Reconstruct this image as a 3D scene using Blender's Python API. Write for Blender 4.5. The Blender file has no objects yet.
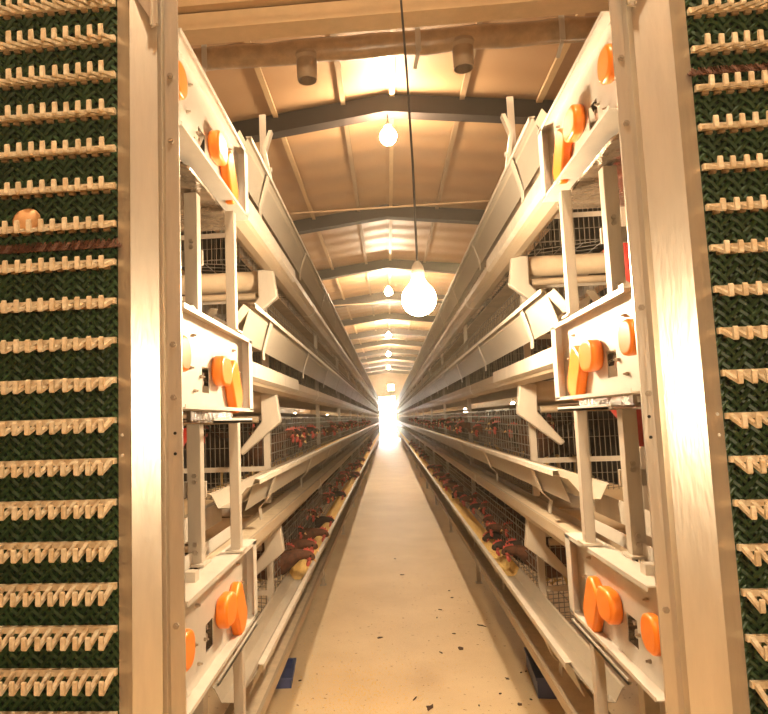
import bpy, math, random
from mathutils import Vector, Matrix
R = random.Random(7)
COL = bpy.context.scene.collection
SC = bpy.context.scene

# ------------------------------------------------------------------ materials
def mat(name, col, rough=.55, metal=0., noise=0., nscale=12., bump=0., bscale=60., col2=None, emit=None, estr=0., coords='Object', spec=None, stretch=(1, 1, 1)):
    m = bpy.data.materials.new(name); m.use_nodes = True
    nt = m.node_tree; b = nt.nodes['Principled BSDF']
    b.inputs['Base Color'].default_value = (*col, 1)
    b.inputs['Roughness'].default_value = rough
    b.inputs['Metallic'].default_value = metal
    if spec is not None: b.inputs['Specular IOR Level'].default_value = spec
    if emit:
        b.inputs['Emission Color'].default_value = (*emit, 1); b.inputs['Emission Strength'].default_value = estr
    if noise or bump:
        tc = nt.nodes.new('ShaderNodeTexCoord'); mp = nt.nodes.new('ShaderNodeMapping')
        mp.inputs['Scale'].default_value = stretch
        nt.links.new(tc.outputs[coords], mp.inputs[0])
    if noise:
        n = nt.nodes.new('ShaderNodeTexNoise'); n.inputs['Scale'].default_value = nscale
        n.inputs['Detail'].default_value = 6; n.inputs['Roughness'].default_value = .65
        nt.links.new(mp.outputs[0], n.inputs['Vector'])
        rp = nt.nodes.new('ShaderNodeValToRGB')
        c2 = col2 or tuple(c * (1 - noise) for c in col)
        rp.color_ramp.elements[0].position = .35; rp.color_ramp.elements[1].position = .68
        rp.color_ramp.elements[0].color = (*c2, 1); rp.color_ramp.elements[1].color = (*col, 1)
        nt.links.new(n.outputs['Fac'], rp.inputs[0]); nt.links.new(rp.outputs[0], b.inputs['Base Color'])
    if bump:
        n2 = nt.nodes.new('ShaderNodeTexNoise'); n2.inputs['Scale'].default_value = bscale
        nt.links.new(mp.outputs[0], n2.inputs['Vector'])
        bp = nt.nodes.new('ShaderNodeBump'); bp.inputs['Strength'].default_value = bump; bp.inputs['Distance'].default_value = .01
        nt.links.new(n2.outputs['Fac'], bp.inputs['Height']); nt.links.new(bp.outputs[0], b.inputs['Normal'])
    return m

M = dict(
    zinc=mat('galvanised_sheet', (.60, .52, .42), .48, .12, .22, 9, .05, 40, stretch=(1, 1, .25)),
    post=mat('channel_sheet', (.80, .72, .60), .33, .75, .18, 7, .08, 50, stretch=(2, 2, .3)),
    white=mat('painted_box_sheet', (.66, .61, .53), .4, .15, .10, 14, .04, 40),
    trough=mat('trough_sheet', (.56, .48, .37), .45, .25, .25, 6, .04, 30, stretch=(1, .3, 1)),
    board=mat('feeder_board_sheet', (.44, .38, .30), .45, .25, .15, 5, .03, 30, stretch=(1, .3, 1)),
    dirty=mat('dirty_glossy_sheet', (.46, .35, .25), .18, .5, .6, 14, .35, 16),
    tray=mat('egg_tray_sheet', (.48, .37, .25), .5, .15, .2, 5, .03, 30, stretch=(1, .3, 1)),
    cream=mat('cream_plastic', (.74, .60, .42), .5, 0, .2, 20),
    finger=mat('finger_plastic', (.86, .74, .54), .5, 0, .45, 45, .1, 80, col2=(.58, .42, .24)),
    pocket=mat('finger_pocket_plastic', (.36, .24, .12), .6, 0, .4, 40),
    green=mat('green_net', (.030, .075, .022), .5, 0, .5, 20),
    dgreen=mat('dark_green_backing', (.010, .022, .008), .7, 0, .4, 30),
    orange=mat('orange_plastic', (.95, .25, .02), .32, 0),
    black=mat('black_hole', (.010, .008, .006), .6),
    wire=mat('wire', (.26, .22, .17), .4, .5),
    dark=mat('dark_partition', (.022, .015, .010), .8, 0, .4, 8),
    belt=mat('manure_belt', (.62, .48, .32), .6, 0, .25, 6),
    red=mat('comb_red', (.52, .085, .06), .5, 0, .2, 60),
    feather=mat('brown_feathers', (.13, .045, .018), .8, 0, .6, 30, .3, 90),
    feather2=mat('dark_feathers', (.035, .018, .010), .8, 0, .5, 30, .3, 90),
    beak=mat('beak', (.65, .42, .18), .5),
    eye=mat('eye', (.01, .008, .006), .2),
    leg=mat('hen_leg', (.60, .40, .15), .6),
    feed=mat('feed_meal', (.95, .62, .20), .9, 0, .35, 120, .5, 200),
    egg=mat('egg_shell', (.80, .44, .20), .5, 0, .08, 25),
    cord=mat('black_cord', (.02, .015, .012), .5),
    socket=mat('socket_grey', (.22, .18, .14), .5),
    steel=mat('painted_dark_steel', (.026, .013, .008), .75, 0, .2, 5),
    duct=mat('duct_film', (.46, .29, .15), .28, 0, .35, 9, .5, 14),
    pvc=mat('duct_pvc', (.36, .24, .14), .45, 0, .15, 10),
    beamc=mat('pale_roof_beam', (.62, .42, .22), .6, 0, .12, 10),
    beamd=mat('purlin', (.34, .22, .12), .6),
    ceil=None, floor=None,
    wall=mat('wall_panel', (.50, .36, .22), .8, 0, .15, 3),
    crate=mat('blue_plastic', (.08, .11, .28), .45),
    brush=mat('brush_bristles', (.22, .09, .05), .8, 0, .6, 120),
    bulb=mat('bulb_glass', (1, .9, .75), .3, emit=(1, .80, .50), estr=1),
    redp=mat('red_plastic', (.36, .018, .008), .45, 0, .3, 20),
    drop=mat('dropping', (.07, .035, .018), .9),
    bolt=mat('bolt_zinc', (.45, .38, .30), .35, .7),
)
def emitmat(name, col, s):
    m = bpy.data.materials.new(name); m.use_nodes = True; nt = m.node_tree
    b = nt.nodes['Principled BSDF']; b.inputs['Base Color'].default_value = (*col, 1)
    b.inputs['Emission Color'].default_value = (*col, 1); b.inputs['Emission Strength'].default_value = s
    return m

def ceiling_mat():
    m = bpy.data.materials.new('ceiling_film'); m.use_nodes = True; nt = m.node_tree; b = nt.nodes['Principled BSDF']
    tc = nt.nodes.new('ShaderNodeTexCoord')
    n = nt.nodes.new('ShaderNodeTexNoise'); n.inputs['Scale'].default_value = .9; n.inputs['Detail'].default_value = 5
    nt.links.new(tc.outputs['Object'], n.inputs['Vector'])
    rp = nt.nodes.new('ShaderNodeValToRGB'); rp.color_ramp.elements[0].color = (.36, .20, .10, 1); rp.color_ramp.elements[1].color = (.50, .31, .16, 1)
    nt.links.new(n.outputs['Fac'], rp.inputs[0]); nt.links.new(rp.outputs[0], b.inputs['Base Color'])
    b.inputs['Roughness'].default_value = .6
    w = nt.nodes.new('ShaderNodeTexWave'); w.bands_direction = 'Y'; w.inputs['Scale'].default_value = .55; w.inputs['Distortion'].default_value = 1.5
    nt.links.new(tc.outputs['Object'], w.inputs['Vector'])
    bp = nt.nodes.new('ShaderNodeBump'); bp.inputs['Strength'].default_value = .35; bp.inputs['Distance'].default_value = .05
    nt.links.new(w.outputs['Fac'], bp.inputs['Height']); nt.links.new(bp.outputs[0], b.inputs['Normal'])
    return m
def floor_mat():
    m = bpy.data.materials.new('floor_concrete'); m.use_nodes = True; nt = m.node_tree; b = nt.nodes['Principled BSDF']
    tc = nt.nodes.new('ShaderNodeTexCoord')
    n = nt.nodes.new('ShaderNodeTexNoise'); n.inputs['Scale'].default_value = 1.6; n.inputs['Detail'].default_value = 8; n.inputs['Roughness'].default_value = .6
    nt.links.new(tc.outputs['Object'], n.inputs['Vector'])
    rp = nt.nodes.new('ShaderNodeValToRGB'); rp.color_ramp.elements[0].position = .3; rp.color_ramp.elements[1].position = .7
    rp.color_ramp.elements[0].color = (.70, .52, .29, 1); rp.color_ramp.elements[1].color = (.82, .64, .39, 1)
    nt.links.new(n.outputs['Fac'], rp.inputs[0])
    s = nt.nodes.new('ShaderNodeTexNoise'); s.inputs['Scale'].default_value = 38; s.inputs['Detail'].default_value = 2
    nt.links.new(tc.outputs['Object'], s.inputs['Vector'])
    rs = nt.nodes.new('ShaderNodeValToRGB'); rs.color_ramp.elements[0].position = .27; rs.color_ramp.elements[1].position = .32
    rs.color_ramp.elements[0].color = (.45, .3, .2, 1); rs.color_ramp.elements[1].color = (1, 1, 1, 1)
    nt.links.new(s.outputs['Fac'], rs.inputs[0])
    mx = nt.nodes.new('ShaderNodeMix'); mx.data_type = 'RGBA'; mx.blend_type = 'MULTIPLY'; mx.inputs[0].default_value = 1
    nt.links.new(rp.outputs[0], mx.inputs[6]); nt.links.new(rs.outputs[0], mx.inputs[7]); nt.links.new(mx.outputs[2], b.inputs['Base Color'])
    b.inputs['Roughness'].default_value = .62
    return m
M['ceil'] = ceiling_mat(); M['floor'] = floor_mat()

# ------------------------------------------------------------------ mesh helpers
class MB:
    def __init__(s): s.v = []; s.f = []
    def add(s, vs, fs):
        k = len(s.v); s.v += [tuple(v) for v in vs]; s.f += [tuple(i + k for i in f) for f in fs]; return s
    def box(s, x0, x1, y0, y1, z0, z1):
        x0, x1 = min(x0, x1), max(x0, x1); y0, y1 = min(y0, y1), max(y0, y1); z0, z1 = min(z0, z1), max(z0, z1)
        return s.add([(x0, y0, z0), (x1, y0, z0), (x1, y1, z0), (x0, y1, z0), (x0, y0, z1), (x1, y0, z1), (x1, y1, z1), (x0, y1, z1)],
                     [(0, 3, 2, 1), (4, 5, 6, 7), (0, 1, 5, 4), (1, 2, 6, 5), (2, 3, 7, 6), (3, 0, 4, 7)])
    def bar(s, a, b, w, h=None, up=(0, 0, 1)):          # rectangular bar from a to b
        h = h or w; a = Vector(a); b = Vector(b); d = (b - a).normalized(); u = Vector(up)
        if abs(d.dot(u)) > .95: u = Vector((1, 0, 0))
        r = d.cross(u).normalized() * w / 2; t = r.cross(d).normalized() * h / 2
        vs = [p + i * r + j * t for p in (a, b) for i, j in ((-1, -1), (1, -1), (1, 1), (-1, 1))]
        return s.add(vs, [(0, 1, 2, 3), (7, 6, 5, 4), (0, 4, 5, 1), (1, 5, 6, 2), (2, 6, 7, 3), (3, 7, 4, 0)])
    def tube(s, pts, r, n=8, cap=True):
        pts = [Vector(p) for p in pts]; rr = r if isinstance(r, (list, tuple)) else [r] * len(pts); rings = []
        u = None
        for i, p in enumerate(pts):
            d = (pts[min(i + 1, len(pts) - 1)] - pts[max(i - 1, 0)]).normalized()
            if u is None:
                u = Vector((0, 0, 1)) if abs(d.z) < .9 else Vector((1, 0, 0))
            a = d.cross(u).normalized(); c = a.cross(d).normalized(); u = c
            rings.append([p + rr[i] * (math.cos(2 * math.pi * k / n) * a + math.sin(2 * math.pi * k / n) * c) for k in range(n)])
        vs = [q for g in rings for q in g]
        fs = [(i * n + k, i * n + (k + 1) % n, (i + 1) * n + (k + 1) % n, (i + 1) * n + k) for i in range(len(pts) - 1) for k in range(n)]
        if cap: fs += [tuple(range(n))[::-1], tuple((len(pts) - 1) * n + k for k in range(n))]
        return s.add(vs, fs)
    def sheet(s, prof, y0, y1, th, fx, ys=None):          # profile [(u,z)] swept along Y, thickness th; fx maps (u,y,z)
        n = len(prof); off = []
        for i, (u, z) in enumerate(prof):
            a = prof[max(i - 1, 0)]; b = prof[min(i + 1, n - 1)]; dx, dz = b[0] - a[0], b[1] - a[1]; L = math.hypot(dx, dz) or 1
            off.append((u - dz / L * th, z + dx / L * th))
        ring = list(prof) + off[::-1]; m = len(ring)
        yy = ys or [y0, y1]
        vs = [fx(u, y, z) for y in yy for (u, z) in ring]
        fs = []
        for j in range(len(yy) - 1):
            fs += [(j * m + i, j * m + (i + 1) % m, (j + 1) * m + (i + 1) % m, (j + 1) * m + i) for i in range(m)]
        for i in range(n - 1):
            q = (i, i + 1, m - 2 - i, m - 1 - i); fs += [q, tuple((len(yy) - 1) * m + k for k in q[::-1])]
        return s.add(vs, fs)
    def sphere(s, c, r, n=16, m=10, sc=(1, 1, 1)):
        vs = [(c[0], c[1], c[2] + r * sc[2])]
        for i in range(1, m):
            t = math.pi * i / m
            vs += [(c[0] + r * sc[0] * math.sin(t) * math.cos(2 * math.pi * k / n), c[1] + r * sc[1] * math.sin(t) * math.sin(2 * math.pi * k / n), c[2] + r * sc[2] * math.cos(t)) for k in range(n)]
        vs.append((c[0], c[1], c[2] - r * sc[2])); fs = []
        for k in range(n): fs.append((0, 1 + k, 1 + (k + 1) % n))
        for i in range(m - 2):
            for k in range(n): a = 1 + i * n; fs.append((a + k, a + n + k, a + n + (k + 1) % n, a + (k + 1) % n))
        L = len(vs) - 1; a = 1 + (m - 2) * n
        for k in range(n): fs.append((a + k, L, a + (k + 1) % n))
        return s.add(vs, fs)
    def lathe(s, c, prof, n=16):                          # prof [(r,z)] about Z
        vs = [(c[0] + r * math.cos(2 * math.pi * k / n), c[1] + r * math.sin(2 * math.pi * k / n), c[2] + z) for r, z in prof for k in range(n)]
        fs = [(i * n + k, i * n + (k + 1) % n, (i + 1) * n + (k + 1) % n, (i + 1) * n + k) for i in range(len(prof) - 1) for k in range(n)]
        return s.add(vs, fs)
    def slab(s, outline, fx, d0, d1):                     # outline [(a,b)] extruded from d0 to d1; fx(a,b,d)
        n = len(outline); vs = [fx(a, b, d0) for a, b in outline] + [fx(a, b, d1) for a, b in outline]
        return s.add(vs, [tuple(range(n)), tuple(range(2 * n - 1, n - 1, -1))] + [(i, (i + 1) % n, n + (i + 1) % n, n + i) for i in range(n)])
    def build(s, name, m, parent=None, smooth=False, bevel=0, kind=None):
        me = bpy.data.meshes.new(name)
        loc = parent_loc(parent)
        me.from_pydata([(v[0] - loc[0], v[1] - loc[1], v[2] - loc[2]) for v in s.v], [], s.f); me.validate()
        import bmesh
        b = bmesh.new(); b.from_mesh(me); bmesh.ops.recalc_face_normals(b, faces=b.faces); b.to_mesh(me); b.free()
        me.materials.append(m)
        if smooth:
            for p in me.polygons: p.use_smooth = True
            if smooth != 'all': me.set_sharp_from_angle(angle=math.radians(40))
        o = bpy.data.objects.new(name, me); COL.objects.link(o)
        if parent is not None: o.parent = parent
        if bevel:
            bv = o.modifiers.new('bevel', 'BEVEL'); bv.width = bevel; bv.segments = 3; bv.limit_method = 'ANGLE'
            for p in me.polygons: p.use_smooth = True
            me.set_sharp_from_angle(angle=math.radians(60))
        if kind: o['kind'] = kind
        return o
def parent_loc(p):
    l = Vector((0, 0, 0))
    while p is not None: l = l + Vector(p.location); p = p.parent
    return l
def tag(o, label, cat, group=None, kind=None):
    o['label'] = label; o['category'] = cat
    if group: o['group'] = group
    if kind: o['kind'] = kind
    return o
def thing(name, label, cat, loc=(0, 0, 0), group=None):
    o = bpy.data.objects.new(name, None); COL.objects.link(o); o.location = loc; o.empty_display_size = .05
    return tag(o, label, cat, group)
def struct(name, mb, m, **k):
    o = mb.build(name, m, **k); o['kind'] = 'structure'; return o
def dup(root, loc, rz=None, scale=None, deep=True):
    r = root.copy(); COL.objects.link(r); r.location = loc
    if rz is not None: r.rotation_euler = (0, 0, rz)
    if scale: r.scale = (scale,) * 3
    if deep:
        for ch in list(root.children):
            c = ch.copy(); COL.objects.link(c); c.parent = r
            for g in ch.children:
                d = g.copy(); COL.objects.link(d); d.parent = c
    return r

XL, XR = -.404, .485
YEND = 42.
def FX(side):
    return (lambda u, y, z: (XL - u, y, z)) if side < 0 else (lambda u, y, z: (XR + u, y, z))
SN = {-1: 'left', 1: 'right'}

# ------------------------------------------------------------------ building shell
RX, RZ, SL, HW, Y0, Y1 = .10, 4.70, .12, 5.6, -4.5, 46.
EZ = RZ - SL * HW
struct('floor', MB().box(-HW, HW, Y0, Y1, -.1, 0), M['floor'])
c = MB()
for s in (-1, 1):
    c.add([(RX, Y0, RZ), (RX + s * HW, Y0, EZ), (RX + s * HW, Y1, EZ), (RX, Y1, RZ), (RX, Y0, RZ + .1), (RX + s * HW, Y0, EZ + .1), (RX + s * HW, Y1, EZ + .1), (RX, Y1, RZ + .1)],
          [(0, 1, 2, 3), (7, 6, 5, 4), (0, 4, 5, 1), (1, 5, 6, 2), (2, 6, 7, 3)])
struct('ceiling', c, M['ceil'])
struct('wall_left', MB().box(-HW + .1 - .12, -HW + .1, Y0, Y1, 0, EZ + .03), M['wall'])
struct('wall_right', MB().box(HW, HW + .12, Y0, Y1, 0, EZ + .03), M['wall'])
struct('wall_near', MB().box(-HW, HW, Y0 - .1, Y0, 0, 4.7), M['wall'])
DX0, DX1, DZ = -.62, .50, 2.9
w = MB().box(-HW, DX0, Y1, Y1 + .15, 0, 4.75).box(DX1, HW, Y1, Y1 + .15, 0, 4.75).box(DX0, DX1, Y1, Y1 + .15, DZ, 4.75)
struct('wall_far', w, M['wall'])
struct('trim_1', MB().box(DX0 - .08, DX0, Y1 - .03, Y1, 0, DZ + .08).box(DX1, DX1 + .08, Y1 - .03, Y1, 0, DZ + .08).box(DX0, DX1, Y1 - .03, Y1, DZ, DZ + .08), M['beamc'])
# door leaf standing open outside
dl = struct('door_1', MB().box(DX0 - .05, DX0, Y1 + .2, Y1 + 1.2, 0.01, DZ - .03), M['white'])

# roof trusses
ords = ['nearest', 'second', 'third', 'fourth', 'fifth', 'sixth', 'seventh', 'eighth', 'ninth', 'tenth', 'eleventh', 'twelfth']
for i in range(12):
    y = 6.4 + 3.45 * i
    mb = MB()
    for s in (-1, 1):
        X = HW * .985; vs = []
        for yy in (y - .06, y + .06):
            vs += [(RX, yy, RZ - .20), (RX + s * X, yy, RZ - .20 - SL * X), (RX + s * X, yy, RZ - .012 - SL * X), (RX, yy, RZ - .012)]
        mb.add(vs, [(0, 1, 2, 3), (7, 6, 5, 4), (0, 4, 5, 1), (1, 5, 6, 2), (2, 6, 7, 3), (3, 7, 4, 0)])
        a, b = (RX, y, RZ - .20), (RX + s * X, y, RZ - .20 - SL * X)
        mb.bar(a, b, .16, .015)
    o = mb.build('roof_rafter', M['steel'])
    tag(o, f'dark steel pitched roof rafter, {ords[i]} from the camera', 'rafter', 'dark roof rafters over the aisle', 'structure')
# purlins along the building
for i, (dx, wd) in enumerate([(-4.2, .06), (-3.1, .06), (-2.0, .06), (-1.15, .05), (-.45, .05), (.05, .05), (.75, .05), (1.5, .06), (2.4, .06), (3.4, .06), (4.4, .06)]):
    z = RZ - .012 - SL * abs(dx)
    struct('trim_%d' % (i + 2), MB().box(RX + dx, RX + dx + wd, -1, Y1 - .02, z - .035, z - .003), M['beamc'] if i % 2 else M['beamd'])
# pale beam crossing over the near end
bt = MB()
bt.box(-5.2, 5.2, 4.12, 4.24, 4.0 - .0, 4.12); bt.box(-5.2, 5.2, 4.06, 4.12, 4.10, 4.135); bt.box(-5.2, 5.2, 4.06, 4.30, 3.985, 4.0)
o = MB().box(-5.2, 5.2, 4.1, 4.22, 4.045, 4.20).box(-5.2, 5.2, 4.04, 4.22, 4.215, 4.30).box(-5.2, 5.2, 4.02, 4.16, 4.03, 4.045).build('roof_beam', M['beamc'])
tag(o, 'pale boxed roof beam crossing the top of the picture above the duct', 'beam', None, 'structure')
# thin tie rods
for i, y in enumerate((8.1, 15.0, 22.0)):
    o = MB().tube([(-5.0, y, 4.06), (5.0, y, 4.10)], .012, 6).build('tie_rod', M['beamd'])
    tag(o, f'thin steel tie rod stretched across the roof, {ords[i]} from the camera', 'tie rod', 'thin tie rods under the roof')

# air duct with outlets
t = thing('air_duct', 'clear film air duct with two downward outlets crossing under the roof', 'duct', (0, 4.6, 4.16))
pts = [(-4.8 + .2 * k, 4.6 + .004 * math.sin(k * 1.3), 4.163 + .006 * math.sin(k * 2.1)) for k in range(49)]
MB().tube(pts, [.085 + .004 * math.sin(k * 3.7) for k in range(49)], 20).build('duct_tube', M['duct'], t, smooth='all')
for x in (-.497, .66):
    mb = MB(); mb.lathe((x, 4.6, 4.16), [(.10, -.03), (.10, -.055), (.078, -.075), (.074, -.23), (.066, -.23), (.066, -.1)], 24)
    o = mb.build('duct_outlet', M['pvc'], t, smooth=True)
    MB().lathe((x, 4.6, 4.16), [(.0005, -.12), (.066, -.12)], 24).build('outlet_interior', M['black'], o)
for x in (-2.3, -1.25, .33, 1.35, 2.5):
    mb = MB().box(x - .02, x + .02, 4.49, 4.495, 4.03, RZ - .02 - SL * abs(x - RX)).bar((x, 4.49, 4.04), (x - .03, 4.55, 3.93), .03, .006)
    mb.build('hanger_strap', M['zinc'], t)

# ------------------------------------------------------------------ lamps
def lamp(name, label, loc, cordtop, r, strength, group=None, deep=True, socket=True):
    t = thing(name, label, 'lamp', (loc[0], loc[1], loc[2] - r), group)
    mb = MB(); mb.lathe(loc, [(.0006, -r)] + [(r * math.sin(a), -r * math.cos(a)) for a in [math.pi * k / 14 for k in range(1, 12)]] + [(r * .42, r * 1.02), (r * .36, r * 1.25), (.0006, r * 1.25)], 24)
    mb.build('bulb', emitmat('bulb_glow', (1, .79, .53), strength), t, smooth='all')
    z = loc[2] + r * 1.2
    MB().lathe((loc[0], loc[1], z), [(.0006, 0), (.022, 0), (.024, .02), (.019, .045), (.008, .062), (.0006, .064)], 14).build('socket', M['socket'], t, smooth=True)
    x, y, zt = cordtop; pts = [(loc[0], loc[1], z + .06)]
    for k in range(1, 9):
        f = k / 8; pts.append((loc[0] + (x - loc[0]) * f + .006 * math.sin(f * 9), loc[1] + (y - loc[1]) * f, z + .06 + (zt - z - .06) * f))
    MB().tube(pts, .0045 if r > .04 else .004, 6).build('cord', M['cord'], t)
    return t
BIG = (.121, 2.2, 1.80)
lamp('hanging_bulb', 'big glaring bulb hanging low in the aisle on a long black cord', BIG, (.085, 2.2, RZ - .04), .058, 235)
rb = [(6.4, 4.26), (14.3, 4.20), (22., 4.20), (28.6, 4.2), (36.5, 4.2)]
for i, (y, z) in enumerate(rb):
    lamp('ridge_bulb', f'glowing round bulb hanging under the roof ridge, {ords[i]} of the row from the camera', (RX + .02, y, z), (RX, y, RZ - .02), .085, (200, 440, 440, 400, 340)[i], 'bulbs under the roof ridge')
lamp('hanging_bulb', 'glowing bulb hanging behind the camera between the egg elevators', (.42, -.55, 1.50), (.42, -.55, 4.5), .06, 150)
lamp('hanging_bulb', 'added bulb high under the roof out of view, lighting the elevators and ceiling', (.1, .3, 4.2), (.1, .3, 4.65), .085, 380)  # added bulb above the frame, brightens elevators and ceiling
k = 0
for s, lst in ((-1, (5.5, 10, 17, 26)), (1, (7, 13, 21))):
    for y in lst:
        lamp('aisle_bulb', f'small bulb glowing beyond the {SN[s]} cages, {ords[lst.index(y)]} one in the neighbouring aisle', (s * 2.45, y, 1.55), (s * 2.45, y, RZ - .4), .06, 120, f'bulbs in the {SN[s]} neighbouring aisle')
fl = thing('flood_lamp', 'bright flood lamp mounted over the far doorway', 'lamp', (.25, Y1, 3.3))
MB().box(.0, .5, Y1 - .3, Y1, 3.3, 3.75).build('lamp_housing', M['steel'], fl, bevel=.02)
MB().box(.03, .47, Y1 - .33, Y1 - .3, 3.33, 3.72).build('lamp_lens', emitmat('flood_glow', (1, .8, .5), 60), fl)

# ------------------------------------------------------------------ egg elevators
def elevator(side):
    f = FX(side); dy = 0 if side < 0 else .065; nm = SN[side]
    S = (0, .028, .042, .095, .134) if side < 0 else (.01, .032, .051, .120, .165)
    t = thing('egg_elevator', f'upright egg elevator with green netting and rows of plastic fingers at the {nm} edge', 'egg elevator', f(.3, 1.3 + dy, 0))
    Yf = 1.25 + dy
    # side channel: folded profile in (u, y), swept in z
    pr = [(S[0], Yf + .006), (S[0], Yf), (S[1], Yf), (S[1] + .002, Yf + .018), (S[2], Yf + .022), (S[2] + .001, Yf - .002), (S[3] - .002, Yf - (.024 if side < 0 else .022)), (S[3], Yf - .014), (S[4], Yf + .012), (S[4], Yf + .09)]
    th = .0025; n = len(pr); off = []
    for i, (u, y) in enumerate(pr):
        a = pr[max(i - 1, 0)]; b = pr[min(i + 1, n - 1)]; dx, dz = b[0] - a[0], b[1] - a[1]; L = math.hypot(dx, dz)
        off.append((u - dz / L * th, y + dx / L * th))
    ring = pr + off[::-1]; m = len(ring); zz = [0.0, 2.9]; vs = [f(u, y, z) for z in zz for u, y in ring]
    fs = [(i, (i + 1) % m, m + (i + 1) % m, m + i) for i in range(m)] + [(i, i + 1, m - 2 - i, m - 1 - i) for i in range(n - 1)] + [(m + i, m + i + 1, 2 * m - 2 - i, 2 * m - 1 - i) for i in range(n - 1)]
    ch = MB().add(vs, fs).build('side_channel', M['post'], t)
    for z in (.62, 1.02, 1.455 if side < 0 else 1.43, 1.56 if side < 0 else 1.60, 1.98, 2.12, 2.42):
        u = (S[0] + S[1]) / 2 + .002; fx = f(u, 0, 0)[0]
        mb = MB(); mb.tube([(fx, Yf + .001, z), (fx, Yf - .004, z)], .0065, 6); mb.tube([(fx, Yf - .004, z), (fx, Yf - .008, z)], .0035, 8)
        mb.build('bolt', M['bolt'], ch)
    for z in (1.385, 1.345):                       # punched holes with pale rims
        for u in ((S[0] + S[1]) / 2, (S[3] + S[4]) / 2 + .008):
            yy = Yf if u < .05 else Yf - .014 + (u - S[3]) / (S[4] - S[3]) * .026
            fx = f(u, 0, 0)[0]
            MB().tube([(fx, yy - .0005, z), (fx, yy - .002, z)], .0032, 10).build('hole_rim', M['white'] if u > .05 else M['black'], ch)
    # splice plate at top
    u0, u1 = S[1] + .004, S[3] - .006
    mb = MB().slab([(u0, 2.9), (u0, 2.22), (u0 + .016, 2.215), (u0 + .02, 2.24), (u1, 2.30), (u1, 2.9)], lambda a, b, d: f(a, d, b), Yf - .020, Yf - .024)
    mb.box(f(u0, 0, 0)[0], f(u0 + .004, 0, 0)[0], Yf - .03, Yf - .02, 2.22, 2.9).box(f(u0 + .012, 0, 0)[0], f(u0 + .016, 0, 0)[0], Yf - .03, Yf - .02, 2.22, 2.9)
    mb.build('splice_plate', M['post'], t)
    # belt
    ua, ub = S[4] + .0, S[4] + .42
    yb = 1.255 + dy
    MB().box(f(ua - .03, 0, 0)[0], f(ub, 0, 0)[0], yb + .030, yb + .045, .05, 2.85).build('belt_backing', M['dgreen'], t)
    net = MB(); p = .021; zlo, zhi = .7, 2.4; W = ub - ua + .02
    for k in range(int((zhi - zlo + W) / p)):
        for sg in (1, -1):
            zs = zlo - W + k * p
            a0, a1 = 0, W; z0_, z1_ = zs, zs + W
            if z0_ < zlo: a0 = zlo - z0_; z0_ = zlo
            if z1_ > zhi: a1 -= z1_ - zhi; z1_ = zhi
            if a1 - a0 < .01: continue
            ua_ = (ua - .02 + a0, ua - .02 + a1) if sg > 0 else (ua - .02 + W - a0, ua - .02 + W - a1)
            # wavy strand: a chain of short bars alternately front and back
            nseg = max(1, int((a1 - a0) / p)); pts = []
            for q in range(nseg + 1):
                g = q / nseg; pts.append(f(ua_[0] + (ua_[1] - ua_[0]) * g, yb + .020 + .004 * (1 if (q + (sg > 0)) % 2 else -1), z0_ + (z1_ - z0_) * g))
            net.tube(pts, .0050, 5, cap=False)
    net.build('green_netting', M['green'], t)
    # finger rows
    pitch = .0805 if side < 0 else .0835; ph = 1.576 if side < 0 else 1.548
    fp = .0247
    for k in range(-9, 11):
        z = ph + pitch * k
        if z > 2.5: break
        mb = MB()
        wob = lambda: R.uniform(-.0012, .0012)
        mb.box(f(ua + .004, 0, 0)[0], f(ub, 0, 0)[0], yb, yb + .010, z - .006, z + .006)
        nf = int((ub - ua) / fp)
        off0 = R.uniform(-.001, .001)
        for q in range(nf + 1):
            u = ua + .012 + q * fp + off0 + wob(); uu = u
            hw = .0044; d = .045; dn = .020; tip = .0195 + wob()
            prof = [(yb + .002, z + .004), (yb - d + .004, z - dn + .004), (yb - d + .002, z - dn + tip), (yb - d, z - dn + tip + .003), (yb - d - .003, z - dn + tip), (yb - d - .003, z - dn - .001), (yb - d, z - dn - .004), (yb + .002, z - .005)]
            mb.slab(prof, lambda a, b, dd: f(dd, a, b), uu - hw, uu + hw)
        o = mb.build('finger_bar', M['finger'], t)
        pk = MB()
        for q in range(nf):
            u = ua + .012 + (q + .5) * fp
            pk.box(f(u - .0065, 0, 0)[0], f(u + .0065, 0, 0)[0], yb + .006, yb + .013, z - .013, z - .006)
        pk.build('finger_socket', M['pocket'], o)
    # brush strip
    zb = 1.777 if side < 0 else 2.085
    mb = MB()
    for q in range(420):
        u = ua - .01 + (ub - ua) * q / 420; dz = R.uniform(-.012, .012)
        mb.bar(f(u, yb - .002 + R.uniform(-.004, .004), zb - .011), f(u + R.uniform(-.006, .006), yb + .012, zb + .009 + dz * .3), .0012)
    br = mb.build('brush_strip', M['brush'], t)
    return t, S
EL, SLf = elevator(-1); ER, SRt = elevator(1)
# egg resting on a finger row
mb = MB(); n = 24
vs = []
prof = []
for k in range(1, 20):
    a = math.pi * k / 20; r = .0215 * math.sin(a) * (1 + .10 * math.cos(a)); prof.append((r, -.0275 * math.cos(a)))
mb.lathe((0, 0, 0), [(.0004, -.0275)] + prof + [(.0004, .0275)], n)
rot = Matrix.Rotation(math.radians(62), 4, 'Y') @ Matrix.Rotation(math.radians(15), 4, 'X')
mb.v = [tuple(rot @ Vector(v)) for v in mb.v]
egg = mb.build('egg', M['egg'], smooth='all'); egg.location = (-.722, 1.243, 1.8285); egg.scale = (1.1,) * 3
tag(egg, 'brown egg riding on the plastic fingers of the left elevator', 'egg')

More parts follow.
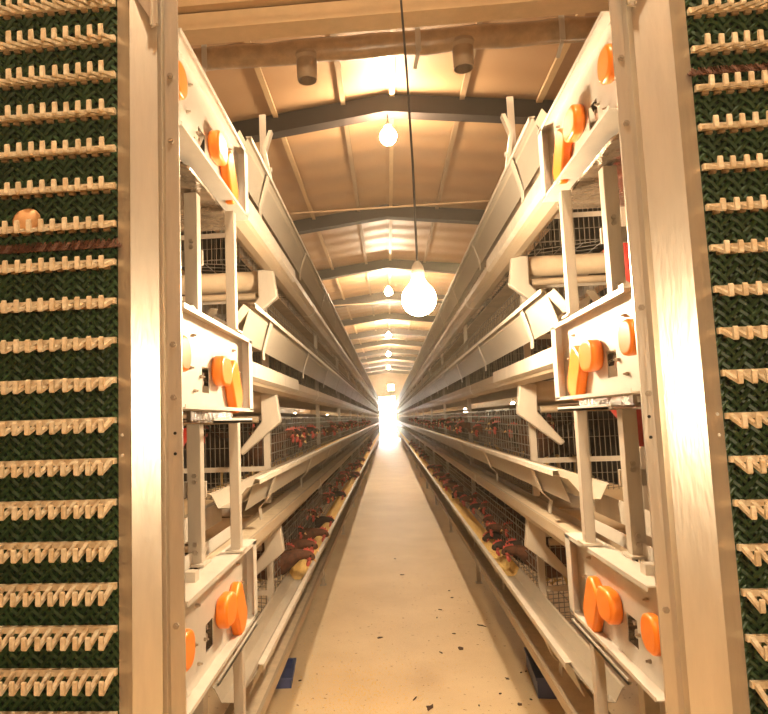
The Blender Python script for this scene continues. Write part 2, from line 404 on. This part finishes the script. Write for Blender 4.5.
# ------------------------------------------------------------------ cage batteries
ZL = [.614, 1.208, 1.802, 2.396]
TN = ['lowest', 'second lowest', 'second highest', 'topmost']
BOXZ = [.845, 1.436, 2.028]
BN = ['lowest', 'middle', 'topmost']
def rounded(cx, cz, w, h, r, n=6):
    pts = []
    for (sx, sz, a0) in ((1, 1, 0), (-1, 1, 90), (-1, -1, 180), (1, -1, 270)):
        for k in range(n + 1):
            a = math.radians(a0 + 90 * k / n); pts.append((cx + sx * (w / 2 - r) + r * math.cos(a), cz + sz * (h / 2 - r) + r * math.sin(a)))
    return pts
def rot2(pts, c, deg):
    a = math.radians(deg); return [(c[0] + (x - c[0]) * math.cos(a) - (y - c[1]) * math.sin(a), c[1] + (x - c[0]) * math.sin(a) + (y - c[1]) * math.cos(a)) for x, y in pts]
def drive_box(side, i):
    f = FX(side); nm = SN[side]; z0 = BOXZ[i]; h = .21; yb_ = 1.93; up = .030
    t = thing('drive_box', f'{BN[i]} pale sheet metal drive box with orange covers on the {nm} cage row', 'drive box', f(.05, 1.64, z0), 'drive boxes at the cage ends')
    g = lambda y, z, d: f(d, y, z)
    ya = 1.275 + (.065 if side > 0 else 0)
    fp = MB()
    # face with a window hole: built as four strips
    wy, wz, ww, wh = 1.525, z0 + .070, .062, .062
    for (a, b, c_, d_) in ((ya, wy - ww / 2, z0, z0 + h), (wy + ww / 2, yb_, z0, z0 + h), (wy - ww / 2, wy + ww / 2, z0, wz - wh / 2), (wy - ww / 2, wy + ww / 2, wz + wh / 2, z0 + h)):
        fp.box(f(up, 0, 0)[0], f(up + .002, 0, 0)[0], a, b, c_, d_)
    fp.build('face_panel', M['white'], t)
    fl = MB()
    fl.box(f(-.0, 0, 0)[0], f(up + .03, 0, 0)[0], ya, yb_, z0 + h, z0 + h + .003)
    fl.box(f(-.0, 0, 0)[0], f(.002, 0, 0)[0], ya, yb_, z0 + h - .008, z0 + h)
    fl.build('top_flange', M['white'], t)
    fl = MB(); fl.box(f(0, 0, 0)[0], f(up + .03, 0, 0)[0], ya, yb_, z0 - .003, z0); fl.box(f(0, 0, 0)[0], f(.002, 0, 0)[0], ya, yb_, z0, z0 + .006)
    fl.build('bottom_flange', M['white'], t)
    MB().box(f(0, 0, 0)[0], f(up, 0, 0)[0], yb_ - .002, yb_, z0, z0 + h).box(f(0, 0, 0)[0], f(.002, 0, 0)[0], yb_ - .045, yb_, z0, z0 + h).build('end_flange', M['white'], t)
    # back body of the box
    MB().box(f(up + .002, 0, 0)[0], f(.30, 0, 0)[0], ya + .20, yb_, z0 + .001, z0 + .004).box(f(.296, 0, 0)[0], f(.30, 0, 0)[0], ya + .2, yb_, z0, z0 + h * .8).build('inner_pan', M['dirty'], t)
    # glossy dirty drip plate under the box with a rolled rim
    pc = .19 if i == 2 else .24
    pl = MB().slab(rounded(pc, (1.42 + yb_) / 2, .30, yb_ - 1.42, .035), lambda a, b, d: f(a, b, d), z0 - .030, z0 - .024)
    rim = rounded(pc, (1.42 + yb_) / 2, .30, yb_ - 1.42, .035)
    pl.tube([f(a, b, z0 - .024) for a, b in rim + rim[:1]], .0045, 6)
    for aa in (.06, .25):
        pl.box(f(aa, 0, 0)[0], f(aa + .01, 0, 0)[0], 1.5, yb_ - .02, z0 - .025, z0 - .002)
    pl.build('drip_plate', M['dirty'], t, smooth=True)
    if i < 2: MB().box(f(.004, 0, 0)[0], f(.012, 0, 0)[0], 1.50, yb_, z0 - .034, z0 - .028).box(f(.004, 0, 0)[0], f(.007, 0, 0)[0], 1.5, yb_, z0 - .034, z0 - .022).build('drip_lip', M['white'], t)
    wd = MB().box(f(up + .03, 0, 0)[0], f(up + .032, 0, 0)[0], wy - .04, wy + .04, wz - .045, wz + .045)
    wd = wd.build('window_interior', M['black'], t)
    cr = MB(); cr.tube([f(up + .026, wy - .004, wz - .005), f(up + .006, wy - .004, wz - .005)], .010, 10); cr.tube([f(up + .02, wy + .012, wz + .014), f(up + .008, wy + .012, wz + .014)], .006, 8)
    cr.build('sprocket', M['bolt'], wd)
    # orange covers
    def cover(y, z, w, hh, r, deg, d):
        o = rounded(y, z, w, hh, r); o = rot2(o, (y, z), deg)
        mb = MB().slab(o, g, up, up - d); ob = mb.build('chain_cover', M['orange'], t, bevel=.007); return ob
    cover(1.625, z0 + .098, .108, .076, .035, 0, .030)
    cover(1.750, z0 + .064, .090, .142, .030, 33, .026)
    cover((1.302 if side < 0 else 1.372), z0 + .112, .080, .076, .034, 0, .024)
    for (y, z) in ((1.48, z0 + .075), (1.42, z0 + .165), (1.43, z0 + .04), (1.80, z0 + .17), (1.40, z0 + .09), (1.85, z0 + .11)):
        MB().tube([f(up, y, z), f(up - .006, y, z)], .0045, 6).tube([f(up - .006, y, z), f(up - .011, y, z)], .0025, 6).build('bolt', M['bolt'], t)
    return t
for s in (-1, 1):
    for i in range(3): drive_box(s, i)

def feed_trough(side, i):
    f = FX(side); zl = ZL[i]; nm = SN[side]
    t = thing('feed_trough', f'{TN[i]} long galvanised feed trough along the {nm} cage row', 'feed trough', f(.1, 2.1, zl - .08), f'feed troughs of the {nm} cage row')
    MB().sheet([(.055, zl - .012), (.062, zl - .020), (.106, zl - .076), (.150, zl - .076), (.172, zl - .034), (.180, zl - .030)][::-1], 2.07, YEND, .002, f).build('trough', M['trough'], t)
    b = MB().sheet([(.036, zl - .010), (.036, zl + .001), (.050, zl + .002), (.056, zl - .012), (.086, zl - .100) if i < 2 else (.091, zl - .118)], 2.17, YEND, .002, f)
    b.build('outer_board', M['board'], t)
    MB().sheet([(.034, zl - .012), (.034, zl + .0035), (.0535, zl + .0045)], 2.16, YEND, .0015, f).build('rim', M['zinc'], t)
    k = 0; y = 2.5
    while y < YEND and k < 33:
        mb = MB()
        pr = [(.046, zl - .006), (.068, zl - .06), (.090, zl - .120), (.094, zl - .15)] if i >= 2 else [(.046, zl - .012), (.0825, zl - .104), (.12, zl - .14), (.12, zl - .19)]
        pr2 = [(u - .003, z) for u, z in pr]
        ds = .02
        vs = []
        n = len(pr)
        for yy, sh in ((y, 0), (y + .045, 0)):
            for q, (u, z) in enumerate(pr2): vs.append(f(u, yy + .035 * q * .6, z))
            for q, (u, z) in enumerate(pr2[::-1]): vs.append(f(u - .003, yy + .035 * (n - 1 - q) * .6, z))
        m = 2 * n
        fs = [(q, (q + 1) % m, m + (q + 1) % m, m + q) for q in range(m)] + [(q, q + 1, m - 2 - q, m - 1 - q) for q in range(n - 1)] + [(m + q, m + q + 1, 2 * m - 2 - q, 2 * m - 1 - q) for q in range(n - 1)]
        mb.add(vs, fs).build('bracket', M['zinc'], t)
        y += 1.22; k += 1
    return t
def egg_tray(side, i):
    f = FX(side); zl = ZL[i]; nm = SN[side]
    t = thing('egg_tray', f'{TN[i]} long egg collecting tray under the feed trough of the {nm} cage row', 'egg tray', f(.12, 2., zl - .24), f'egg trays of the {nm} cage row')
    pr = [(.088, zl - .200), (.076, zl - .200), (.074, zl - .236), (.090, zl - .262), (.120, zl - .276), (.155, zl - .270), (.185, zl - .250), (.205, zl - .21)]
    MB().sheet(pr, 1.97, YEND, .002, f).build('tray', M['tray'], t)
    MB().box(f(.082, 0, 0)[0], f(.19, 0, 0)[0], 1.97, YEND, zl - .232, zl - .228).build('egg_belt', M['cream'], t)
    if i >= 2: MB().sheet([(.094, zl - .186), (.066, zl - .186), (.064, zl - .240), (.08, zl - .25)], 1.96, 3.42, .0025, f).build('lip_cover', M['zinc'], t)
    # coupling sleeves
    y = 4.4; k = 0
    while y < YEND - 1 and k < 14:
        pr2 = [(u - .004 if u < .12 else u, z - .003) for u, z in pr[1:6]]
        MB().sheet(pr2, y, y + .05, .002, f).build('coupling', M['zinc'], t)
        y += 2.44; k += 1
    return t
def wire_cage(side, i):
    f = FX(side); zl = ZL[i]; nm = SN[side]; ys = 3.2
    t = thing('wire_cage', f'{TN[i]} row of wire hen cages in the {nm} battery', 'cage', f(.4, ys, zl - .2), f'wire cages of the {nm} battery')
    zb, zt = zl - .18, zl + .215
    g = MB(); r = .0018
    for z in [zl - .06 + .048 * k for k in range(6)] + [zt]:
        g.bar(f(.19, ys, z), f(.19, YEND, z), .0045)
    y = ys
    while y < YEND:
        g.bar(f(.192, y, zb), f(.192, y, zt), .003 if y < 12 else .004)
        y += .075 if y < 12 else .15
    g.build('front_grid', M['wire'], t)
    # end grid facing the camera
    e = MB(); u = .2
    while u < .98: e.bar(f(u, ys, zb), f(u, ys, zt), .003); u += .024
    for z in (zb + .02, zl - .10, zl + .07, zl + .15): e.bar(f(.19, ys + .003, z), f(.98, ys + .003, z), .0025)
    e.build('end_grid', M['wire'], t)
    fr = MB()
    for z in (zl - .035, zt): fr.box(f(.19, 0, 0)[0], f(.98, 0, 0)[0], ys - .010, ys - .002, z - .012, z + .012)
    fr.box(f(.185, 0, 0)[0], f(.215, 0, 0)[0], ys - .016, ys + .012, zb - .02, zt + .02)
    fr.build('end_frame', M['zinc'], t)
    fl = MB(); y = ys
    while y < YEND:
        fl.bar(f(.20, y, zl - .205), f(.62, y, zl - .165), .003); y += .08 if y < 10 else .3
    for u in (.2, .3, .4, .5, .6): fl.bar(f(u, ys, zl - .205 + (u - .2) * .095), f(u, YEND, zl - .205 + (u - .2) * .095), .003)
    fl.build('floor_grid', M['wire'], t)
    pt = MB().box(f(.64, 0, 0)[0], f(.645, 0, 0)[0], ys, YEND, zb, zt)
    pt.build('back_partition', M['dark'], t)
    k = 0; y = ys + .6
    while y < YEND and k < 60:
        e2 = MB()
        for q in range(9): e2.bar(f(.21 + q * .05, y, zb), f(.21 + q * .05, y, zt), .003)
        for z in (zb + .05, zl, zt - .05): e2.bar(f(.2, y, z), f(.64, y, z), .003)
        e2.build('divider', M['wire'], t); y += .65; k += 1
    return t
def manure_belt(side, i):
    f = FX(side); zl = ZL[i]; nm = SN[side]
    zc = zl + .291
    t = thing('belt_roller', f'cream roller at the end of the {nm} manure belt above the {TN[i]} cages', 'roller', f(.5, 3.1, zc), f'belt rollers of the {nm} battery')
    MB().tube([f(.20, 3.1, zc), f(1.15, 3.1, zc)], .048, 24).build('roller', M['belt'], t, smooth=True)
    MB().tube([f(.17, 3.1, zc), f(.20, 3.1, zc)], .015, 10).build('axle', M['bolt'], t)
    MB().tube([f(.21, 3.05, zc - .085), f(1.15, 3.05, zc - .085)], .016, 12).build('scraper_bar', M['tray'], t, smooth=True)
    tag(MB().box(f(.22, 0, 0)[0], f(.63, 0, 0)[0], 3.16, YEND, zc + .044, zc + .048).box(f(.22, 0, 0)[0], f(.63, 0, 0)[0], 3.16, YEND, zc - .048, zc - .044).build('manure_belt', M['belt']), f'cream manure belt running along the roof of the {TN[i]} {nm} cages', 'belt', f'manure belts of the {nm} battery')
    return t
for s in (-1, 1):
    for i in range(4):
        feed_trough(s, i); egg_tray(s, i); wire_cage(s, i); manure_belt(s, i)

# uprights
def upright(side, u, y, z0, z1, w, d, label, group=None):
    f = FX(side); t = thing('upright_post', label, 'post', f(u, y, z0), group)
    MB().box(f(u, 0, 0)[0], f(u + w, 0, 0)[0], y, y + d, z0, z1).build('channel', M['zinc'], t, bevel=.002)
    if w > .03 and z1 < 2.1:
        for dz in (.03, .05, .20, .215):
            MB().tube([f(u + w * .45, y - .006, z0 + dz), f(u + w * .45, y, z0 + dz)], .006, 6).build('bolt', M['bolt'], t)
    MB().box(f(u - .01, 0, 0)[0], f(u + w + .01, 0, 0)[0], y - .02, y + d + .01, z0, z0 + .006).build('foot_plate', M['zinc'], t)
    return t
for s in (-1, 1):
    nm = SN[s]
    for (za, zb_, wh) in ((0, .812, 'below the lowest'), (1.060, 1.402, 'between the lowest and middle'), (1.650, 1.994, 'between the middle and topmost')):
        upright(s, .004, 1.74, za, zb_, .026, .03, f'slim galvanised post at the aisle edge {wh} {nm} drive box')
        upright(s, .062, 1.58, za, zb_, .034, .035, f'broader galvanised post set back {wh} {nm} drive box')
    upright(s, .36, 2.3, 0, 2.5, .035, .035, f'galvanised post deep inside the end of the {nm} battery')
    f = FX(s); y = 5.65; k = 0
    while y < 36:
        upright(s, .196, y, 0, 2.66, .03, .03, f'thin cage post in the mesh front of the {nm} battery, {ords[k]} along the row' if k < 12 else 'x', f'cage posts of the {nm} battery')
        y += 2.44 if k < 6 else 4.88; k += 1
        if k >= 12: break
    # ledge rails above the two lower boxes, angled chutes, braces
    for i in range(2):
        zz = BOXZ[i] + .213; t = thing('ledge_rail', f'pale angle rails lying on the {BN[i]} {nm} drive box', 'rail', f(.1, 1.6, zz))
        MB().sheet([(.085, zz + .035), (.085, zz + .001), (.13, zz + .001)], 1.46, 2.02, .002, f).build('angle_rail', M['white'], t)
        MB().sheet([(.20, zz + .07), (.20, zz + .001), (.25, zz + .001)], 1.46, 2.3, .002, f).build('back_rail', M['zinc'], t)
        MB().box(f(.03, 0, 0)[0], f(.055, 0, 0)[0], 1.42, 1.45, zz, zz + .022).build('stop_block', M['zinc'], t)
    for i in range(4):
        zl = ZL[i]; zz = zl - .26
        if i == 0: continue
        cz = zz
        pr = [(.118, cz), (.195, cz - .008), (.192, cz - .138), (.306, cz - .277), (.285, cz - .292), (.10, cz - .142)]
        mb = MB().slab(pr, lambda a, b, d: f(a, d, b), 3.02, 3.06)
        tag(mb.build('chute_plate', M['zinc'], bevel=.006), f'bent sheet chute hanging below the {TN[i]} egg tray of the {nm} battery', 'chute', f'bent chutes of the {nm} battery')
    for i in (1, 2):
        zl = ZL[i]
        tag(MB().bar(f(.08, 1.80, zl + .52), f(.42, 2.28, zl + .26), .022, .004).build('brace', M['zinc']), f'thin diagonal brace inside the {nm} battery end, above the {TN[i]} trough', 'brace')
        tag(MB().box(f(.06, 0, 0)[0], f(.80, 0, 0)[0], 1.62, 1.63, zl + .010, zl + .050).build('cross_bar', M['zinc'], bevel=.002), f'flat galvanised cross bar behind the posts, level with the {TN[i]} {nm} trough', 'bar')
    # bracket on top of the topmost board
    zl = ZL[3]; t = thing('hanger_bracket', f'bent metal hanger standing on the topmost trough of the {nm} battery', 'bracket', f(.06, 2.6, zl))
    MB().slab([(.055, zl), (.075, zl), (.105, zl + .22), (.075, zl + .30), (.06, zl + .30), (.09, zl + .21)], lambda a, b, d: f(a, d, b), 2.75, 2.79).build('strap', M['zinc'], t)
    MB().slab([(.095, zl), (.125, zl), (.125, zl + .40), (.095, zl + .40)], lambda a, b, d: f(a, d, b), 2.80, 2.803).tube([f(.07, 2.785, zl + .13), f(.12, 2.785, zl + .13)], .012, 8).build('strap', M['zinc'], t)
    # gusset closing the end of the topmost tiers
    # red drinker cups
for s, zz, yy, u in ((1, 1.345, 2.1, .30), (1, 1.86, 2.1, .315), (-1, 1.335, 2.1, .32)):
    f = FX(s)
    t = thing('drinker_cup', f'red plastic drinker {"high" if zz > 1.5 else "low"} in the end of the {SN[s]} battery', 'drinker', f(u, yy, zz))
    vs = [f(u, yy, zz)]
    mb = MB().lathe(f(u, yy, zz), [(.012, -.06), (.03, -.045), (.05, 0), (.085, .05), (.088, .055), (.08, .052), (.04, 0), (.0006, -.03)], 20)
    mb.build('cup', M['redp'], t, smooth=True)
    MB().tube([f(u, yy, zz + .03), f(u, yy, (1.436 if zz < 1.5 else 2.0))], .006, 8).build('nipple_pipe', M['bolt'], t)

# feed heaps in the troughs (nobody could count it)
for s in (-1, 1):
    f = FX(s)
    for i in (0, 1):
        zl = ZL[i]; y = 3.6 if i == 0 else 5.; ys_ = []
        while y < YEND: ys_.append(y); y += .12 if y < 8 else .5
        mb = MB(); vs = []; n = 7
        for y in ys_:
            e = min(1, (y - ys_[0]) / .3)
            for q in range(n):
                u = .080 + q * (.092 / (n - 1)); base = zl - .0745 if .105 < u < .152 else zl - .0745 + (max(0, .106 - u) * 1.2 if u < .106 else (u - .15) * 1.9)
                hgt = .052 * math.sin(math.pi * (q + .6) / n) * e * (1 + .35 * math.sin(y * 7.3 + q) * .5 + R.uniform(-.1, .1))
                vs.append(f(u, y, max(base + .002, zl - .072 + hgt)))
        fs = [(j * n + q, j * n + q + 1, (j + 1) * n + q + 1, (j + 1) * n + q) for j in range(len(ys_) - 1) for q in range(n - 1)]
        o = mb.add(vs, fs).build('chicken_feed', M['feed'], smooth='all')
        tag(o, f'yellow feed meal heaped in the {TN[i]} trough on the {SN[s]}', 'feed', None, 'stuff')

# ------------------------------------------------------------------ hens
def make_hen(feather, label):
    t = thing('hen', label, 'hen')
    rings = [(-.33, .33, .012, .02), (-.30, .30, .030, .04), (-.24, .245, .058, .062), (-.17, .205, .076, .080), (-.08, .185, .082, .086), (0, .195, .074, .082), (.05, .225, .054, .062), (.085, .262, .036, .042), (.115, .292, .026, .028), (.145, .305, .024, .024), (.168, .308, .0245, .024), (.188, .304, .018, .018), (.198, .300, .008, .009)]
    n = 12; vs = []
    for j, (x, z, rx, rz) in enumerate(rings):
        a = rings[max(j - 1, 0)]; b = rings[min(j + 1, len(rings) - 1)]; dx, dz = b[0] - a[0], b[1] - a[1]; L = math.hypot(dx, dz); nx, nz = -dz / L, dx / L
        for k in range(n):
            c_, s_ = math.cos(2 * math.pi * k / n), math.sin(2 * math.pi * k / n)
            vs.append((x + nx * rz * s_, rx * c_, z + nz * rz * s_))
    fs = [(j * n + k, j * n + (k + 1) % n, (j + 1) * n + (k + 1) % n, (j + 1) * n + k) for j in range(len(rings) - 1) for k in range(n)] + [tuple(range(n)), tuple((len(rings) - 1) * n + k for k in range(n))]
    mb = MB().add(vs, fs)
    for sy in (-1, 1): mb.sphere((-.11, sy * .062, .20), .05, 10, 7, (2., .6, 1.05))      # folded wings
    mb.build('body', feather, t, smooth='all')
    g = MB()
    for sy in (-1, 1): g.tube([(-.06, sy * .035, .13), (-.05, sy * .038, .06), (-.055, sy * .04, .012)], [.014, .007, .006], 6)
    for sy in (-1, 1):
        for a in (-.4, 0, .4, 3.14): g.tube([(-.055, sy * .04, .010), (-.055 + .035 * math.cos(a), sy * .04 + .035 * math.sin(a), .006)], .004, 5)
    g.build('leg', M['leg'], t)
    c = [(.124, .318), (.130, .336), (.137, .330), (.143, .345), (.152, .333), (.161, .346), (.168, .332), (.178, .338), (.188, .316), (.180, .310)]
    MB().slab(c, lambda a, b, d: (a, d, b), -.004, .004).build('comb', M['red'], t)
    MB().sphere((.168, 0, .302), .0242, 12, 8, (.9, .97, .85)).build('face', M['red'], t, smooth='all')
    w = MB()
    for sy in (-1, 1): w.sphere((.178, sy * .009, .272), .013, 8, 6, (.7, .45, 1.5))
    w.build('wattle', M['red'], t, smooth='all')
    MB().tube([(.182, 0, .302), (.20, 0, .299), (.214, 0, .291)], [.010, .007, .0015], 8).build('beak', M['beak'], t, smooth=True)
    e = MB()
    for sy in (-1, 1): e.sphere((.170, sy * .0225, .311), .005, 8, 6)
    e.build('eye', M['eye'], t)
    return t
hA = make_hen(M['feather'], 'x'); hB = make_hen(M['feather2'], 'x')
used = {hA: False, hB: False}
def place_hen(src, x, y, z, rz, scale, label, group, pitch=0):
    if not used[src]: h = src; used[src] = True; h.location = (x, y, z); h.scale = (scale,) * 3
    else: h = dup(src, (x, y, z), None, scale)
    h.rotation_euler = (0, pitch, rz); h['label'] = label; h['group'] = group
    return h
SPLAN = {0: 48, 1: 48, 2: 0, 3: 0}
for s in (-1, 1):
    f = FX(s)
    for i in range(4):
        y = 3.75 if i else 3.45
        for k in range(SPLAN[i]):
            low = R.random() < .6
            stick = R.uniform(.0, .10)
            u = .425 - stick
            sc = R.uniform(.9, 1.05); z = ZL[i] - .158 + R.uniform(-.02, .02)
            rz = (0 if s < 0 else math.pi) + R.uniform(-.45, .45)
            x, yy, _ = f(u, y, 0)
            col = 'brown' if R.random() < .62 else 'dark'
            src = hA if col == 'brown' else hB
            pitch = R.uniform(.05, .55) if i == 0 else R.uniform(-.05, .3)
            if k < 10: lb = f'{col} hen at the {TN[i]} trough of the {SN[s]} battery, {ords[k]} from the near end'; gp = f'hens feeding at the {TN[i]} {SN[s]} trough'
            else: lb = f'hen feeding far along the {TN[i]} trough of the {SN[s]} battery'; gp = f'far hens at the {TN[i]} {SN[s]} trough'
            place_hen(src, x, yy, z, rz, sc, lb, gp, pitch)
            y += R.uniform(.12, .36) if k < 28 else R.uniform(.25, .8)
# hens standing inside the cage ends
for s in (-1, 1):
    f = FX(s)
    for i, u, rz, col in ((1, .32, -1.5, 'brown'), (1, .52, -1.9, 'dark'), (2, .45, -1.4, 'brown')):
        x, y, _ = f(u, 3.55, 0)
        place_hen(hA if col == 'brown' else hB, x, y + .0, ZL[i] - .16, rz, 1., f'{col} hen looking out through the end mesh of the {TN[i]} {SN[s]} cage' , f'hens inside the {SN[s]} cage ends')

# ------------------------------------------------------------------ floor items
def crate(name, label, x, y, rz, w, d, h):
    t = thing(name, label, 'crate', (x, y, 0))
    a = math.radians(rz)
    def T(px, py, pz): return (x + px * math.cos(a) - py * math.sin(a), y + px * math.sin(a) + py * math.cos(a), pz)
    def bx(mb, x0, x1, y0, y1, z0, z1):
        mb.add([T(x0, y0, z0), T(x1, y0, z0), T(x1, y1, z0), T(x0, y1, z0), T(x0, y0, z1), T(x1, y0, z1), T(x1, y1, z1), T(x0, y1, z1)],
               [(0, 3, 2, 1), (4, 5, 6, 7), (0, 1, 5, 4), (1, 2, 6, 5), (2, 3, 7, 6), (3, 0, 4, 7)])
    mb = MB(); bx(mb, -w / 2, w / 2, -d / 2, d / 2, .001, .006)
    mb.build('base', M['crate'], t)
    mb = MB()
    for q in ((-w / 2, w / 2, -d / 2, -d / 2 + .006), (-w / 2, w / 2, d / 2 - .006, d / 2), (-w / 2, -w / 2 + .006, -d / 2, d / 2), (w / 2 - .006, w / 2, -d / 2, d / 2)): bx(mb, *q, .006, h)
    mb.build('walls', M['crate'], t)
    mb = MB()
    for q in ((-w / 2 - .008, w / 2 + .008, -d / 2 - .008, -d / 2 + .01), (-w / 2 - .008, w / 2 + .008, d / 2 - .01, d / 2 + .008), (-w / 2 - .008, -w / 2 + .01, -d / 2 + .01, d / 2 - .01), (w / 2 - .01, w / 2 + .008, -d / 2 + .01, d / 2 - .01)): bx(mb, *q, h - .012, h)
    mb.build('rim', M['crate'], t)
crate('plastic_crate', 'shallow blue plastic tray on the floor under the left battery', -.75, 3.66, 4, .34, .28, .055)
crate('plastic_crate', 'blue plastic crate on the floor under the right battery', .86, 3.60, -4, .34, .42, .10)
drops = [(437, 618), (440, 610), (482, 626), (454, 634), (461, 649), (441, 653), (507, 679), (526, 672), (521, 673), (531, 700), (479, 706), (300, 681), (380, 638), (415, 699), (430, 708), (500, 694), (520, 705), (402, 575), (395, 559), (449, 591), (452, 598), (539, 659), (535, 668)]
import numpy as np
P0 = np.array([335., 357.]); F0 = 648.; EH = 1.40
def nrm(a): return a / np.linalg.norm(a)
v1 = np.array([388.5, 418.]); v2 = np.array([-7900., 710.])
Yc = nrm(np.array([*(v1 - P0), F0])); Xc = nrm(-np.array([*(v2 - P0), F0])); Xc = nrm(Xc - Yc * (Xc @ Yc)); Zc = np.cross(Xc, Yc)
if Zc[1] > 0: Zc = -Zc
# measured positions of the marks on the floor
def floor_pt(px, py):
    d = np.stack([Xc, Yc, Zc], 1).T @ np.array([px - P0[0], py - P0[1], F0]); t_ = -EH / d[2]; return d[0] * t_, d[1] * t_
for k, (px, py) in enumerate(drops):
    x, y = floor_pt(px, py); n = 9; L = R.choice([.012, .016, .02, .024, .042]); W_ = L * R.uniform(.3, .55); a0 = R.uniform(0, 3.1)
    ol = [(math.cos(2 * math.pi * q / n) * L * R.uniform(.35, 1), math.sin(2 * math.pi * q / n) * W_ * R.uniform(.3, 1.3)) for q in range(n)]
    ol = rot2(ol, (0, 0), math.degrees(a0))
    o = MB().slab(ol, lambda a, b, d: (a, b, d), 0.0, .005).build('dried_dropping', M['drop'], bevel=.0015); o.location = (x, y, .0005)
    tag(o, 'small dark dried dropping lying on the aisle floor', 'dropping', 'dark droppings scattered on the aisle floor')
mb = MB()
for k in range(1500):
    x = R.gauss(-.22, .20); y = R.gauss(3.45, .28); r = R.uniform(.0012, .0032)
    if not -.6 < x < .55: continue
    z = .0005; mb.add([(x - r, y, z), (x + r, y - r * .5, z), (x, y + r, z), (x, y, z + r)], [(0, 1, 2), (0, 3, 1), (1, 3, 2), (2, 3, 0)])
for k in range(900):
    x = R.uniform(-.6, .7); y = R.uniform(3., 7.); r = R.uniform(.001, .003); z = .0005
    mb.add([(x - r, y, z), (x + r, y - r * .5, z), (x, y + r, z), (x, y, z + r)], [(0, 1, 2), (0, 3, 1), (1, 3, 2), (2, 3, 0)])
tag(mb.build('spilled_feed', mat('spilled_meal', (.90, .58, .08), .9)), 'yellow feed grains spilled on the concrete near the camera', 'feed', None, 'stuff')

# ------------------------------------------------------------------ haze volume added to imitate lens glare
hz = bpy.data.materials.new('glare_haze'); hz.use_nodes = True; nt = hz.node_tree; nt.nodes.clear()
vo = nt.nodes.new('ShaderNodeOutputMaterial'); vs_ = nt.nodes.new('ShaderNodeVolumeScatter')
vs_.inputs['Color'].default_value = (1, .82, .58, 1); vs_.inputs['Density'].default_value = .007; vs_.inputs['Anisotropy'].default_value = .6
nt.links.new(vs_.outputs[0], vo.inputs['Volume'])
o = MB().box(-5.75, 5.75, -4.65, Y1 + .05, -.12, 4.95).build('glare_haze', hz); tag(o, 'warm haze filling the hen house, added to imitate lens glare', 'haze', None, 'stuff')
# ------------------------------------------------------------------ world, camera
wd = bpy.data.worlds.new('world'); SC.world = wd; wd.use_nodes = True
bg = wd.node_tree.nodes['Background']; bg.inputs[0].default_value = (1, .95, .85, 1); bg.inputs[1].default_value = 40.

cam = bpy.data.cameras.new('camera'); co = bpy.data.objects.new('camera', cam); COL.objects.link(co); SC.camera = co
cam.sensor_width = 36; cam.sensor_fit = 'HORIZONTAL'; cam.lens = F0 / 768 * 36; cam.clip_start = .02; cam.clip_end = 200
cam.shift_x = (384 - P0[0]) / 768; cam.shift_y = 0
# camera axes in world coordinates
WM = np.stack([Xc, Yc, Zc], 1)          # world -> camera (x right, y down, z forward)
right = WM.T @ np.array([1, 0, 0]); down = WM.T @ np.array([0, 1, 0]); fwd = WM.T @ np.array([0, 0, 1])
mw = Matrix(((right[0], -down[0], -fwd[0], 0), (right[1], -down[1], -fwd[1], 0), (right[2], -down[2], -fwd[2], EH), (0, 0, 0, 1)))
co.matrix_world = mw
SC.view_settings.view_transform = 'Standard'; SC.view_settings.look = 'None'; SC.view_settings.gamma = 1; SC.view_settings.exposure = 1.5
SC.view_settings.use_curve_mapping = False
SC.cycles.max_bounces = 8
